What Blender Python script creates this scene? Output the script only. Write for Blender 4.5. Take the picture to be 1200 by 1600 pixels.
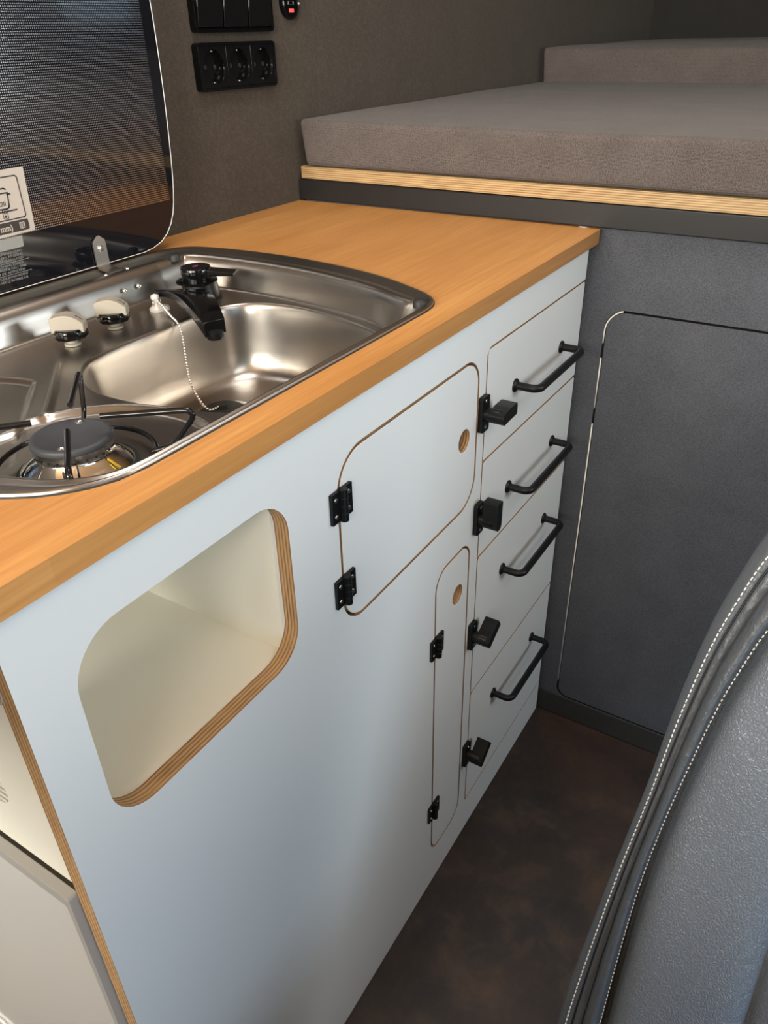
import bpy, bmesh, math, random
import numpy as np
from mathutils import Matrix, Vector, geometry, noise as mnoise
random.seed(4)
rng = np.random.default_rng(4)
SC = bpy.context.scene
for o in list(bpy.data.objects):
    bpy.data.objects.remove(o)
COL = SC.collection
R_ = math.radians

# ------------------------------------------------------------------ camera
CAMPOS = (-1.0944, -0.3488, 1.1656)
F_PX = 1206.8
RW = np.array([[0.5280224, -0.8489683, -0.0210988], [-0.4581393, -0.2638482, -0.8488183], [0.715053, 0.4578613, -0.5282635]])
cd = bpy.data.cameras.new('camera')
cd.sensor_fit = 'VERTICAL'; cd.sensor_height = 36.0; cd.sensor_width = 27.0
cd.lens = F_PX / 1600 * 36.0
cd.clip_start = 0.01; cd.clip_end = 60
cam = bpy.data.objects.new('camera', cd); COL.objects.link(cam)
M = Matrix.Identity(4)
for i in range(3):
    M[i][0] = RW[0][i]; M[i][1] = -RW[1][i]; M[i][2] = -RW[2][i]; M[i][3] = CAMPOS[i]
cam.matrix_world = M
SC.camera = cam

# ------------------------------------------------------------------ world, light, exposure
SC.view_settings.view_transform = 'Standard'
SC.view_settings.look = 'None'
SC.view_settings.gamma = 1.0
SC.view_settings.use_curve_mapping = False
SC.view_settings.exposure = 0.38
w = bpy.data.worlds.new('sky'); SC.world = w; w.use_nodes = True
wn = w.node_tree; wn.nodes.clear()
out = wn.nodes.new('ShaderNodeOutputWorld'); bg = wn.nodes.new('ShaderNodeBackground')
tc = wn.nodes.new('ShaderNodeTexCoord'); sx = wn.nodes.new('ShaderNodeSeparateXYZ'); rp = wn.nodes.new('ShaderNodeValToRGB')
rp.color_ramp.elements[0].position = 0.46; rp.color_ramp.elements[0].color = (0.20, 0.19, 0.17, 1)
rp.color_ramp.elements[1].position = 0.60; rp.color_ramp.elements[1].color = (0.50, 0.74, 1.0, 1)
ma = wn.nodes.new('ShaderNodeMath'); ma.operation = 'MULTIPLY_ADD'; ma.inputs[1].default_value = 0.5; ma.inputs[2].default_value = 0.5
wn.links.new(tc.outputs['Generated'], sx.inputs[0]); wn.links.new(sx.outputs[2], ma.inputs[0])
wn.links.new(ma.outputs[0], rp.inputs[0]); wn.links.new(rp.outputs[0], bg.inputs[0]); wn.links.new(bg.outputs[0], out.inputs[0])
bg.inputs[1].default_value = 1.15

def area(name, loc, direction, sx_, sy_, power, color):
    l = bpy.data.lights.new(name, 'AREA'); l.shape = 'RECTANGLE'; l.size = sx_; l.size_y = sy_
    l.energy = power; l.color = color
    o = bpy.data.objects.new(name, l); COL.objects.link(o); o.location = loc
    o.rotation_euler = Vector(direction).to_track_quat('-Z', 'Y').to_euler()
    return o
area('side_window_daylight', (0.06, -1.33, 1.16), (0.0, 1, -0.1), 0.8, 0.4, 9.5, (0.93, 0.99, 1.0))
area('windscreen_daylight', (-2.55, 0.10, 1.46), (1, 0, -0.2), 0.8, 0.6, 47, (1.0, 0.95, 0.84))
area('passenger_glass_daylight', (-2.55, -0.80, 1.50), (1, 0.2, -0.2), 0.6, 0.6, 32, (1.0, 0.95, 0.84))
area('overhead_fill', (-0.40, 0.0, 1.93), (0, 0, -1), 0.4, 0.4, 4.6, (1.0, 0.98, 0.94))  # added overhead fill to brighten the worktop; the ceiling is closed here
area('niche_fill', (-0.75, -1.05, 1.90), (0.0, 1, -0.9), 0.7, 0.4, 4.0, (0.96, 1.0, 0.98))  # added fill lamp to brighten the open niche, not at an opening
area('door_daylight', (-1.32, -1.33, 0.48), (0.1, 1, -0.1), 0.7, 0.75, 4.6, (0.55, 0.78, 1.0))

# ------------------------------------------------------------------ materials
def mat(name, base=(.5, .5, .5), rough=.5, metal=0.0, spec=.5, coat=0.0):
    m = bpy.data.materials.new(name); m.use_nodes = True
    p = m.node_tree.nodes['Principled BSDF']
    p.inputs['Base Color'].default_value = (*base, 1)
    p.inputs['Roughness'].default_value = rough
    p.inputs['Metallic'].default_value = metal
    p.inputs['Specular IOR Level'].default_value = spec
    p.inputs['Coat Weight'].default_value = coat
    return m
def N(m, t, **kw):
    n = m.node_tree.nodes.new(t)
    for k, v in kw.items(): setattr(n, k, v)
    return n
def L(m, a, b): m.node_tree.links.new(a, b)
def P_(m): return m.node_tree.nodes['Principled BSDF']
def objco(m, scale=(1, 1, 1), rot=(0, 0, 0)):
    t = N(m, 'ShaderNodeTexCoord'); mp = N(m, 'ShaderNodeMapping')
    mp.inputs['Scale'].default_value = scale; mp.inputs['Rotation'].default_value = rot
    L(m, t.outputs['Object'], mp.inputs[0]); return mp.outputs[0]
def noise(m, co, scale, detail=4, rough=.55, dist=0.0):
    n = N(m, 'ShaderNodeTexNoise'); n.inputs['Scale'].default_value = scale; n.inputs['Detail'].default_value = detail
    n.inputs['Roughness'].default_value = rough; n.inputs['Distortion'].default_value = dist
    L(m, co, n.inputs['Vector']); return n.outputs[0]
def ramp(m, fac, stops):
    r = N(m, 'ShaderNodeValToRGB'); el = r.color_ramp.elements
    while len(el) < len(stops): el.new(.5)
    for e, (p, c) in zip(el, stops): e.position = p; e.color = (*c, 1) if len(c) == 3 else c
    L(m, fac, r.inputs[0]); return r.outputs[0]
def bump(m, h, strength, dist):
    b = N(m, 'ShaderNodeBump'); b.inputs['Strength'].default_value = strength; b.inputs['Distance'].default_value = dist
    L(m, h, b.inputs['Height']); L(m, b.outputs[0], P_(m).inputs['Normal']); return b
def mathn(m, op, a, b=None, c=None):
    n = N(m, 'ShaderNodeMath', operation=op)
    for i, v in enumerate((a, b, c)):
        if v is None: continue
        if isinstance(v, (int, float)): n.inputs[i].default_value = v
        else: L(m, v, n.inputs[i])
    return n.outputs[0]
def mix(m, fac, a, b, mode='MIX'):
    n = N(m, 'ShaderNodeMix', data_type='RGBA', blend_type=mode)
    for i, v in ((0, fac), (6, a), (7, b)):
        if isinstance(v, (int, float)): n.inputs[i].default_value = v
        elif isinstance(v, tuple): n.inputs[i].default_value = (*v, 1)
        else: L(m, v, n.inputs[i])
    return n.outputs[2]

M_white = mat('white laminate', (.74, .75, .74), .38, spec=.5)
n_ = noise(M_white, objco(M_white), 900, 2)
bump(M_white, n_, .06, .0004)
M_cream = mat('cream laminate', (.92, .88, .76), .45)
def ply_mat(name, axis, pitch, c1, c2):
    m = mat(name, rough=.6)
    co = objco(m); s = N(m, 'ShaderNodeSeparateXYZ'); L(m, co, s.inputs[0])
    nz = noise(m, objco(m, (60, 60, 60)), 1, 3)
    v = mathn(m, 'MULTIPLY_ADD', nz, .0005, s.outputs[axis])
    v = mathn(m, 'MULTIPLY', v, 2 * math.pi / pitch)
    v = mathn(m, 'SINE', v)
    v = mathn(m, 'MULTIPLY_ADD', v, .5, .5)
    sc = (8, 8, 8)
    g = noise(m, objco(m, (40, 400, 40) if axis == 1 else (400, 30, 400)), 1, 3)
    base = ramp(m, v, [(.25, c1), (.6, c2)])
    c = mix(m, .35, base, ramp(m, g, [(.3, tuple(x * .6 for x in c1)), (.7, tuple(min(1, x * 1.15) for x in c2))]))
    L(m, c, P_(m).inputs['Base Color']); return m
M_ply = ply_mat('birch plywood edge', 1, .0034, (.26, .12, .045), (.60, .38, .18))
M_plyb = ply_mat('bed board plywood edge', 2, .0030, (.24, .125, .045), (.52, .36, .18))
M_oak = mat('oiled oak', rough=.36)
co = objco(M_oak, (2.2, 34, 34)); g1 = noise(M_oak, co, 1.6, 6, .6, .6)
co2 = objco(M_oak, (9, 260, 260)); g2 = noise(M_oak, co2, 1.0, 4, .6)
co3 = objco(M_oak, (3.0, 7, 7)); g3 = noise(M_oak, co3, 1.0, 2)
c1 = ramp(M_oak, g1, [(.28, (.42, .175, .045)), (.5, (.56, .255, .075)), (.72, (.67, .34, .11))])
c2 = mix(M_oak, .5, c1, ramp(M_oak, g2, [(.3, (.44, .195, .050)), (.7, (.69, .36, .125))]))
c3 = mix(M_oak, ramp(M_oak, g3, [(.4, (0, 0, 0)), (.65, (.35, .35, .35))]), c2, (.45, .185, .044))
st = N(M_oak, 'ShaderNodeSeparateXYZ'); L(M_oak, objco(M_oak), st.inputs[0])
row = mathn(M_oak, 'FLOOR', mathn(M_oak, 'MULTIPLY', st.outputs[1], 1 / .043))
colx = mathn(M_oak, 'FLOOR', mathn(M_oak, 'MULTIPLY_ADD', row, .37, mathn(M_oak, 'MULTIPLY', st.outputs[0], 1 / .62)))
cmb = N(M_oak, 'ShaderNodeCombineXYZ'); L(M_oak, row, cmb.inputs[0]); L(M_oak, colx, cmb.inputs[1])
wn_ = N(M_oak, 'ShaderNodeTexWhiteNoise', noise_dimensions='2D'); L(M_oak, cmb.outputs[0], wn_.inputs['Vector'])
c3 = mix(M_oak, mathn(M_oak, 'MULTIPLY', wn_.outputs['Value'], .30), c3, (.40, .165, .042))
L(M_oak, c3, P_(M_oak).inputs['Base Color']); bump(M_oak, g2, .12, .0006)
def fabric(name, base, light, sc=1.0, bs=.5, sheen=.1, weave=.06):
    m = mat(name, base, .95, spec=.12)
    P_(m).inputs['Sheen Weight'].default_value = sheen; P_(m).inputs['Sheen Roughness'].default_value = .5
    w1 = noise(m, objco(m, (1500 * sc,) * 3), 1, 2)
    a = noise(m, objco(m, (900 * sc, 900 * sc, 3000 * sc), (0, 0, 0)), 1, 1); b = noise(m, objco(m, (3000 * sc, 3000 * sc, 900 * sc)), 1, 1)
    big = noise(m, objco(m, (14, 14, 14)), 1, 3)
    h = mathn(m, 'MULTIPLY', mathn(m, 'ADD', mathn(m, 'ADD', a, b), w1), .333)
    sp = N(m, 'ShaderNodeSeparateXYZ'); L(m, objco(m), sp.inputs[0])
    kk = 2 * math.pi / .0030
    d1_ = mathn(m, 'ADD', mathn(m, 'ADD', sp.outputs[0], sp.outputs[1]), sp.outputs[2])
    d2_ = mathn(m, 'SUBTRACT', mathn(m, 'SUBTRACT', sp.outputs[1], sp.outputs[0]), sp.outputs[2])
    jit = mathn(m, 'MULTIPLY', noise(m, objco(m, (120, 120, 120)), 1, 2), 9.0)
    wv = mathn(m, 'MULTIPLY', mathn(m, 'SINE', mathn(m, 'MULTIPLY_ADD', d1_, kk, jit)), mathn(m, 'SINE', mathn(m, 'MULTIPLY_ADD', d2_, kk, jit)))
    h = mathn(m, 'MULTIPLY_ADD', wv, weave, h)
    L(m, ramp(m, mathn(m, 'MULTIPLY_ADD', big, .10, mathn(m, 'MULTIPLY', h, .9)), [(.38, base), (.62, light)]), P_(m).inputs['Base Color'])
    bump(m, h, bs, .0005); return m
M_wallfab = fabric('taupe felt lining', (.038, .030, .022), (.084, .066, .051), .7)
M_backfab = fabric('dark grey felt lining', (.022, .021, .020), (.045, .043, .041), .8)
M_panelfab = fabric('blue grey felt lining', (.038, .040, .048), (.120, .124, .140), .7)
M_mattress = fabric('grey woven upholstery', (.042, .032, .028), (.165, .140, .130), .75, 1.0, weave=.11)
M_floor = mat('dark stone vinyl', rough=.55)
fa = noise(M_floor, objco(M_floor), 9, 8, .65, .3); fb = noise(M_floor, objco(M_floor), 60, 5, .7); fc = noise(M_floor, objco(M_floor), 3.2, 3)
c = ramp(M_floor, fa, [(.34, (.007, .006, .007)), (.50, (.020, .016, .014)), (.66, (.062, .038, .027))])
c = mix(M_floor, ramp(M_floor, fb, [(.48, (0, 0, 0)), (.75, (.5, .5, .5))]), c, (.040, .032, .029))
c = mix(M_floor, ramp(M_floor, fc, [(.35, (0, 0, 0)), (.7, (.6, .6, .6))]), c, (.060, .029, .017))
L(M_floor, c, P_(M_floor).inputs['Base Color']); bump(M_floor, fb, .15, .001)
M_steel = mat('brushed stainless steel', (.43, .40, .365), .30, 1.0)
M_chrome = mat('polished aluminium', (.86, .86, .86), .08, 1.0)
M_blackp = mat('black satin plastic', (.004, .004, .0045), .36, spec=.3)
M_blackg = mat('black glossy plastic', (.003, .003, .0035), .14, spec=.35)
M_blackm = mat('black powder coated metal', (.004, .004, .005), .45, spec=.3)
M_rail = mat('black painted steel rail', (.013, .012, .012), .42, spec=.4)
M_enamel = mat('black enamel wire', (.008, .008, .009), .10)
M_cap = mat('charcoal enamel burner cap', (.045, .048, .056), .5)
M_screw = mat('zinc screw', (.72, .70, .66), .25, 1.0)
M_rubber = mat('black rubber', (.012, .014, .013), .6)
M_knob = mat('champagne grey plastic', (.34, .305, .25), .42)
M_whitep = mat('white plastic', (.75, .73, .70), .4)
M_chain = mat('nickel ball chain', (.80, .77, .72), .15, 1.0)
M_fridge = mat('silver grey fridge door', (.84, .81, .76), .2, 0.0, coat=.5)
M_frame = mat('grey fridge frame', (.42, .40, .37), .4)
M_dark = mat('dark gap', (.01, .01, .01), .8)
M_blue = mat('blue mark', (.03, .04, .35), .4); M_red = mat('red mark', (.5, .02, .03), .4)
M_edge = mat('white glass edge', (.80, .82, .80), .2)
M_sticker = mat('sticker paper', (.47, .41, .35), .5)
M_ink = mat('dark brown ink', (.03, .02, .018), .5)
M_greyst = mat('grey label', (.26, .26, .24), .5)
M_print = mat('white print', (.22, .22, .21), .5)
M_led = mat('red display', (.3, .02, .02), .4)
P_(M_led).inputs['Emission Color'].default_value = (1, .12, .10, 1); P_(M_led).inputs['Emission Strength'].default_value = .8
M_metalhinge = mat('hinge steel', (.58, .56, .52), .3, 1.0)
M_plate_edge = mat('bare aluminium trim', (.80, .76, .66), .5)
M_oakceil = mat('wooden ceiling lining', (.46, .27, .13), .6)

# dotted print glass lid
M_lid = mat('black printed lid glass', (.006, .006, .008), .06, 0.0, coat=0.0)
PITCH = .00235
co = objco(M_lid); s = N(M_lid, 'ShaderNodeSeparateXYZ'); L(M_lid, co, s.inputs[0])
def cell(v):
    a = mathn(M_lid, 'MULTIPLY', v, 1 / PITCH); a = mathn(M_lid, 'FRACT', a); a = mathn(M_lid, 'SUBTRACT', a, .5)
    return mathn(M_lid, 'ABSOLUTE', a)
d1 = mathn(M_lid, 'LESS_THAN', cell(s.outputs[0]), .25); d2 = mathn(M_lid, 'LESS_THAN', cell(s.outputs[2]), .25)
zone = mathn(M_lid, 'GREATER_THAN', s.outputs[2], .9885 - .93)
zone2 = mathn(M_lid, 'LESS_THAN', s.outputs[0], -.3515 + .637)
dm = mathn(M_lid, 'MULTIPLY', mathn(M_lid, 'MULTIPLY', d1, d2), mathn(M_lid, 'MULTIPLY', zone, zone2))
L(M_lid, mix(M_lid, dm, (.006, .006, .008), (.74, .72, .72)), P_(M_lid).inputs['Base Color'])
L(M_lid, dm, P_(M_lid).inputs['Metallic'])
L(M_lid, mathn(M_lid, 'MULTIPLY_ADD', dm, .14, .05), P_(M_lid).inputs['Roughness'])

# leather
M_leather = mat('black grained leather', (.165, .190, .225), .36, spec=.55)
v = N(M_leather, 'ShaderNodeTexVoronoi', feature='DISTANCE_TO_EDGE'); v.inputs['Scale'].default_value = 1.0
wn1 = N(M_leather, 'ShaderNodeTexNoise'); wn1.inputs['Scale'].default_value = 160; wn1.inputs['Detail'].default_value = 2
lc = objco(M_leather, (400, 400, 280)); L(M_leather, objco(M_leather), wn1.inputs['Vector'])
vm = N(M_leather, 'ShaderNodeVectorMath', operation='MULTIPLY_ADD'); L(M_leather, wn1.outputs[1], vm.inputs[0]); vm.inputs[1].default_value = (1.4, 1.4, 1.4); L(M_leather, lc, vm.inputs[2])
L(M_leather, vm.outputs[0], v.inputs['Vector'])
cr = noise(M_leather, objco(M_leather, (40, 40, 40)), 1, 4)
vv = mathn(M_leather, 'MINIMUM', v.outputs['Distance'], .22)
hh = mathn(M_leather, 'MULTIPLY_ADD', cr, .5, vv)
bump(M_leather, hh, 1.0, .0016)
M_leather2 = mat('smooth black leather trim', (.075, .084, .096), .32, spec=.6)
cr2 = noise(M_leather2, objco(M_leather2, (260, 260, 160)), 1, 5, .6, .8)
cr3 = noise(M_leather2, objco(M_leather2, (30, 30, 30)), 1, 3)
bump(M_leather2, mathn(M_leather2, 'MULTIPLY_ADD', cr3, 1.2, cr2), .55, .0018)
M_thread = mat('white thread', (.78, .78, .76), .6)
M_cord = mat('black seam', (.008, .008, .009), .5)

# ------------------------------------------------------------------ object helpers
def wloc(p):
    v = Vector((0, 0, 0))
    while p is not None:
        v += p.location; p = p.parent
    return v
def tag(o, label, cat, group=None):
    o['label'] = label; o['category'] = cat
    if group: o['group'] = group
    return o
def thing(name, label, cat, loc=(0, 0, 0), group=None):
    o = bpy.data.objects.new(name, None); COL.objects.link(o); o.location = loc
    o.empty_display_size = .05
    return tag(o, label, cat, group)
def obj(name, V, Fc, mats, parent=None, origin=None, smooth=False, bevel=0, segs=2, mi=None, label=None):
    V = np.asarray(V, float).reshape(-1, 3)
    off = wloc(parent)
    if origin is None: o_loc = Vector((0, 0, 0))
    else: o_loc = Vector(origin) - off
    me = bpy.data.meshes.new(name)
    me.from_pydata((V - np.array(off + o_loc)).tolist(), [], [tuple(int(i) for i in f) for f in Fc])
    if not isinstance(mats, (list, tuple)): mats = [mats]
    for m in mats: me.materials.append(m)
    if mi is not None: me.polygons.foreach_set('material_index', [int(i) for i in mi])
    b = bmesh.new(); b.from_mesh(me); bmesh.ops.recalc_face_normals(b, faces=b.faces); b.to_mesh(me); b.free()
    o = bpy.data.objects.new(name, me); COL.objects.link(o); o.location = o_loc; o.parent = parent
    if smooth is True:
        me.polygons.foreach_set('use_smooth', [True] * len(me.polygons))
    elif smooth:
        me.polygons.foreach_set('use_smooth', [True] * len(me.polygons))
        me.set_sharp_from_angle(angle=R_(smooth))
    if bevel:
        md = o.modifiers.new('bevel', 'BEVEL'); md.width = bevel; md.segments = segs; md.limit_method = 'ANGLE'; md.angle_limit = R_(35)
        if not smooth:
            me.polygons.foreach_set('use_smooth', [True] * len(me.polygons)); me.set_sharp_from_angle(angle=R_(35))
        md.harden_normals = False
    if label: o['label'] = label
    return o
class MB:
    def __init__(s): s.V = []; s.F = []; s.I = []
    def add(s, V, F, mi=0):
        b = len(s.V); s.V += [tuple(map(float, v)) for v in V]; s.F += [tuple(i + b for i in f) for f in F]; s.I += [mi] * len(F); return s
    def box(s, lo, hi, mi=0):
        x0, y0, z0 = lo; x1, y1, z1 = hi
        return s.add([(x0, y0, z0), (x1, y0, z0), (x1, y1, z0), (x0, y1, z0), (x0, y0, z1), (x1, y0, z1), (x1, y1, z1), (x0, y1, z1)],
                     [(0, 3, 2, 1), (4, 5, 6, 7), (0, 1, 5, 4), (1, 2, 6, 5), (2, 3, 7, 6), (3, 0, 4, 7)], mi)
    def lathe(s, c, axis, prof, n=32, mi=0, up=None):
        a = Vector(axis).normalized(); t = Vector((0, 0, 1)) if abs(a.z) < .9 else Vector((1, 0, 0))
        u = a.cross(t).normalized(); v = a.cross(u); c = Vector(c); V = []; F = []
        for r, h in prof:
            for k in range(n):
                th = 2 * math.pi * k / n
                V.append(c + a * h + (u * math.cos(th) + v * math.sin(th)) * r)
        for j in range(len(prof) - 1):
            for k in range(n):
                k2 = (k + 1) % n; F.append((j * n + k, j * n + k2, (j + 1) * n + k2, (j + 1) * n + k))
        F.append(tuple(range(n))); F.append(tuple((len(prof) - 1) * n + k for k in range(n)))
        return s.add(V, F, mi)
    def tube(s, pts, r, n=10, closed=False, mi=0, caps=True):
        pts = [Vector(p) for p in pts]; m = len(pts); V = []; F = []
        rr = r if isinstance(r, (list, tuple, np.ndarray)) else [r] * m
        prev = None
        for i, p in enumerate(pts):
            if closed: d = pts[(i + 1) % m] - pts[i - 1]
            else: d = pts[min(i + 1, m - 1)] - pts[max(i - 1, 0)]
            d.normalize()
            if prev is None:
                t = Vector((0, 0, 1)) if abs(d.z) < .9 else Vector((1, 0, 0)); u = d.cross(t).normalized()
            else: u = (prev - d * prev.dot(d)).normalized()
            prev = u; v = d.cross(u)
            for k in range(n):
                th = 2 * math.pi * k / n; V.append(p + (u * math.cos(th) + v * math.sin(th)) * rr[i])
        for j in range(m if closed else m - 1):
            j2 = (j + 1) % m
            for k in range(n):
                k2 = (k + 1) % n; F.append((j * n + k, j * n + k2, j2 * n + k2, j2 * n + k))
        if not closed and caps: F.append(tuple(range(n))); F.append(tuple((m - 1) * n + k for k in range(n)))
        return s.add(V, F, mi)
    def sphere(s, c, r, n=8, mi=0):
        prof = [(r * math.sin(math.pi * i / n), -r * math.cos(math.pi * i / n)) for i in range(n + 1)]
        prof[0] = (r * .05, -r); prof[-1] = (r * .05, r)
        return s.lathe(c, (0, 0, 1), prof, n + 2, mi)
    def done(s, name, mats, parent=None, **k):
        return obj(name, s.V, s.F, mats, parent, mi=s.I, **k)
def fillet(pts, radii, n=8):
    """polygon (a,b) with rounded corners"""
    out = []; m = len(pts)
    if isinstance(radii, (int, float)): radii = [radii] * m
    for i in range(m):
        p = Vector((*pts[i], 0)); a = Vector((*pts[i - 1], 0)); b = Vector((*pts[(i + 1) % m], 0)); r = radii[i]
        if r <= 0: out.append((p.x, p.y)); continue
        d1 = (a - p).normalized(); d2 = (b - p).normalized(); ang = d1.angle(d2); t = r / math.tan(ang / 2)
        c = p + (d1 + d2).normalized() * (r / math.sin(ang / 2))
        s_ = p + d1 * t; e_ = p + d2 * t
        a0 = math.atan2(s_.y - c.y, s_.x - c.x); a1 = math.atan2(e_.y - c.y, e_.x - c.x); da = (a1 - a0 + math.pi) % (2 * math.pi) - math.pi
        for k in range(n + 1):
            th = a0 + da * k / n; out.append((c.x + r * math.cos(th), c.y + r * math.sin(th)))
    return out
def rr(x0, z0, x1, z1, r, n=8): return fillet([(x0, z0), (x1, z0), (x1, z1), (x0, z1)], r, n)
def circ(x, z, r, n=28): return [(x + r * math.cos(2 * math.pi * k / n), z + r * math.sin(2 * math.pi * k / n)) for k in range(n)]
def plate(name, outer, holes, mp, t0, t1, mats, parent=None, face_mi=0, edge_mi=0, **k):
    loops = [outer] + list(holes); flat = [p for l in loops for p in l]
    tris = geometry.tessellate_polygon([[Vector((a, b, 0)) for a, b in l] for l in loops]); n = len(flat)
    V = [mp(a, b, t0) for a, b in flat] + [mp(a, b, t1) for a, b in flat]; F = []; I = []
    for t in tris: F.append(tuple(t)); F.append(tuple(i + n for i in reversed(t))); I += [face_mi, face_mi]
    s_ = 0
    for l in loops:
        m = len(l)
        for i in range(m):
            j = (i + 1) % m; F.append((s_ + i, s_ + j, s_ + j + n, s_ + i + n)); I.append(edge_mi)
        s_ += m
    return obj(name, V, F, mats, parent, mi=I, **k)
XZ = lambda a, b, t: (a, t, b)      # plates facing -y
XY = lambda a, b, t: (a, b, t)
YZ = lambda a, b, t: (t, a, b)
def struct(o, name=None):
    o['kind'] = 'structure'; return o
def catmull(P, n):
    P = np.asarray(P, float); out = []
    Q = np.vstack([2 * P[0] - P[1], P, 2 * P[-1] - P[-2]])
    for s_ in np.linspace(0, len(P) - 1, n):
        i = min(int(s_), len(P) - 2); t = s_ - i; a, b, c, d = Q[i:i + 4]
        out.append(.5 * (2 * b + (c - a) * t + (2 * a - 5 * b + 4 * c - d) * t * t + (3 * b - 3 * c + d - a) * t ** 3))
    return np.array(out)
def text_obj(name, body, size, loc, material, parent, align='LEFT', xs=1.0, bold=0.0):
    cu = bpy.data.curves.new(name, 'FONT'); cu.body = body; cu.size = size; cu.align_x = align; cu.extrude = .00008; cu.offset = bold
    cu.resolution_u = 2
    t = bpy.data.objects.new(name, cu)
    dg = bpy.context.evaluated_depsgraph_get(); COL.objects.link(t); dg.update()
    me = bpy.data.meshes.new_from_object(t.evaluated_get(bpy.context.evaluated_depsgraph_get()))
    bpy.data.objects.remove(t); me.name = name
    V = np.zeros(len(me.vertices) * 3); me.vertices.foreach_get('co', V); V = V.reshape(-1, 3)
    W = np.stack([V[:, 0] * xs + loc[0], -V[:, 2] + loc[1], V[:, 1] + loc[2]], 1)
    Fc = [tuple(p.vertices) for p in me.polygons]; bpy.data.meshes.remove(me)
    return W, Fc

# ------------------------------------------------------------------ the shell of the van
WY = .502; RY = -1.35; FX = -2.7; BX = 1.96; CZ = 1.95
struct(MB().box((FX, RY - .05, -.04), (BX + .04, WY + .04, 0)).done('floor', M_floor))
struct(plate('wall_left', [(FX, 0), (BX, 0), (BX, CZ), (FX, CZ)], [rr(-2.45, 1.05, -1.75, 1.62, .05)], XZ, WY, WY + .04, M_wallfab))
struct(plate('wall_right', [(FX, 0), (BX, 0), (BX, CZ), (FX, CZ)], [rr(-1.70, .03, -.97, 1.78, .06), rr(-.42, .93, .54, 1.40, .06), rr(.98, 1.21, 1.34, 1.52, .05), rr(-2.45, 1.05, -1.45, 1.62, .05)], XZ, RY - .05, RY, M_wallfab))
struct(MB().box((BX, RY - .05, 0), (BX + .04, WY + .04, CZ)).done('wall_back', M_backfab))
struct(plate('wall_front', [(RY, 0), (WY, 0), (WY, CZ), (RY, CZ)], [rr(-1.2, 1.02, .36, 1.80, .08)], YZ, FX - .04, FX, M_wallfab))
struct(MB().box((FX, RY - .05, CZ), (BX + .04, WY + .04, CZ + .04)).done('ceiling', M_oakceil))

struct(MB().box((-1.74, RY, 0), (-1.70, .06, 1.20)).done('light_block_wall', M_wallfab, bevel=.004))  # unseen half wall behind the camera, added to shade the lower bed panel

# ------------------------------------------------------------------ kitchen cabinet
T = .015
XL = -.942
cab = thing('kitchen_cabinet', 'long white laminate kitchen cabinet with plywood edges and black fittings under the oak worktop', 'cabinet', (-.47, .25, 0))
ZT = .9095
niche = rr(-.9045, .692, -.694, .8585, [.036, .034, .036, .040], 12)
bd = rr(-.6255, .6685, -.3415, .8580, [.034, .040, .034, .040], 10)
td = rr(-.4395, .0765, -.3465, .6135, [.026, .030, .026, .030], 10)
outer = [(XL, .002), (0, .002), (0, .075), (-.3235, .075), (-.3235, .8585 - .008), (-.3155, .8585), (0, .8585), (0, ZT), (XL, ZT)]
outer = fillet(outer, [0, 0, .003, .002, .002, .004, .003, 0, 0], 3)
plate('front_panel', outer, [niche, bd, td], XZ, 0, T, [M_white, M_ply], cab, 0, 1, bevel=.0007, label='white front panel with open rounded niche')
G = .0034
def inset(x0, z0, x1, z1, r, g=G): return rr(x0 + g, z0 + g, x1 - g, z1 - g, [max(q - g, .001) for q in r], 10)
d1o = inset(-.6255, .6685, -.3415, .8580, [.034, .040, .034, .040])
door1 = plate('door', d1o, [circ(-.3755, .7650, .0138)], XZ, 0, T, [M_white, M_ply], cab, 0, 1, bevel=.0007, label='wide door with rounded corners, finger hole and two black hinges')
d2o = inset(-.4395, .0765, -.3465, .6135, [.026, .030, .026, .030])
door2 = plate('door', d2o, [circ(-.3785, .5450, .0138)], XZ, 0, T, [M_white, M_ply], cab, 0, 1, bevel=.0007, label='tall narrow door with finger hole')
def hinge(parent, x, z, w_=.031, h=.031):
    b = MB(); b.box((x - w_ / 2, -.0035, z - h / 2), (x - .003, 0, z + h / 2)); b.box((x + .003, -.0035, z - h / 2), (x + w_ / 2, 0, z + h / 2))
    b.lathe((x, -.0045, z - h / 2 - .001), (0, 0, 1), [(.0042, 0), (.0042, h + .002)], 14)
    for k in range(1, 4): b.lathe((x, -.0045, z - h / 2 + h * k / 4 - .0003), (0, 0, 1), [(.0046, 0), (.0046, .0006)], 14)
    b.box((x - .0042, -.0045, z - h / 2), (x + .0042, 0, z + h / 2))
    hg = b.done('hinge', M_blackp, parent, origin=(x, 0, z), bevel=.0006, smooth=35, label='black hinge')
    return hg
def hinge_screws(parent, x, z, h=.031):
    for sx_ in (-1, 1):
        for sz in (-1, 1):
            b = MB(); c = (x + sx_ * .0098, -.0034, z + sz * .0085)
            b.lathe(c, (0, -1, 0), [(.0024, 0), (.0022, .0006), (.0012, .0009)], 12)
            b.lathe((c[0], c[1] - .0009, c[2]), (0, -1, 0), [(.0008, 0), (.0007, .00015)], 6, 1)
            b.done('screw', [M_screw, M_dark], parent, smooth=40, label='silver screw')
for x, z in ((-.6222, .8115), (-.6232, .7180)):
    hinge(door1, x, z); hinge_screws(door1, x, z)
for x, z in ((-.4357, .5015), (-.4362, .1805)):
    hinge(door2, x, z); hinge_screws(door2, x, z)
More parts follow.
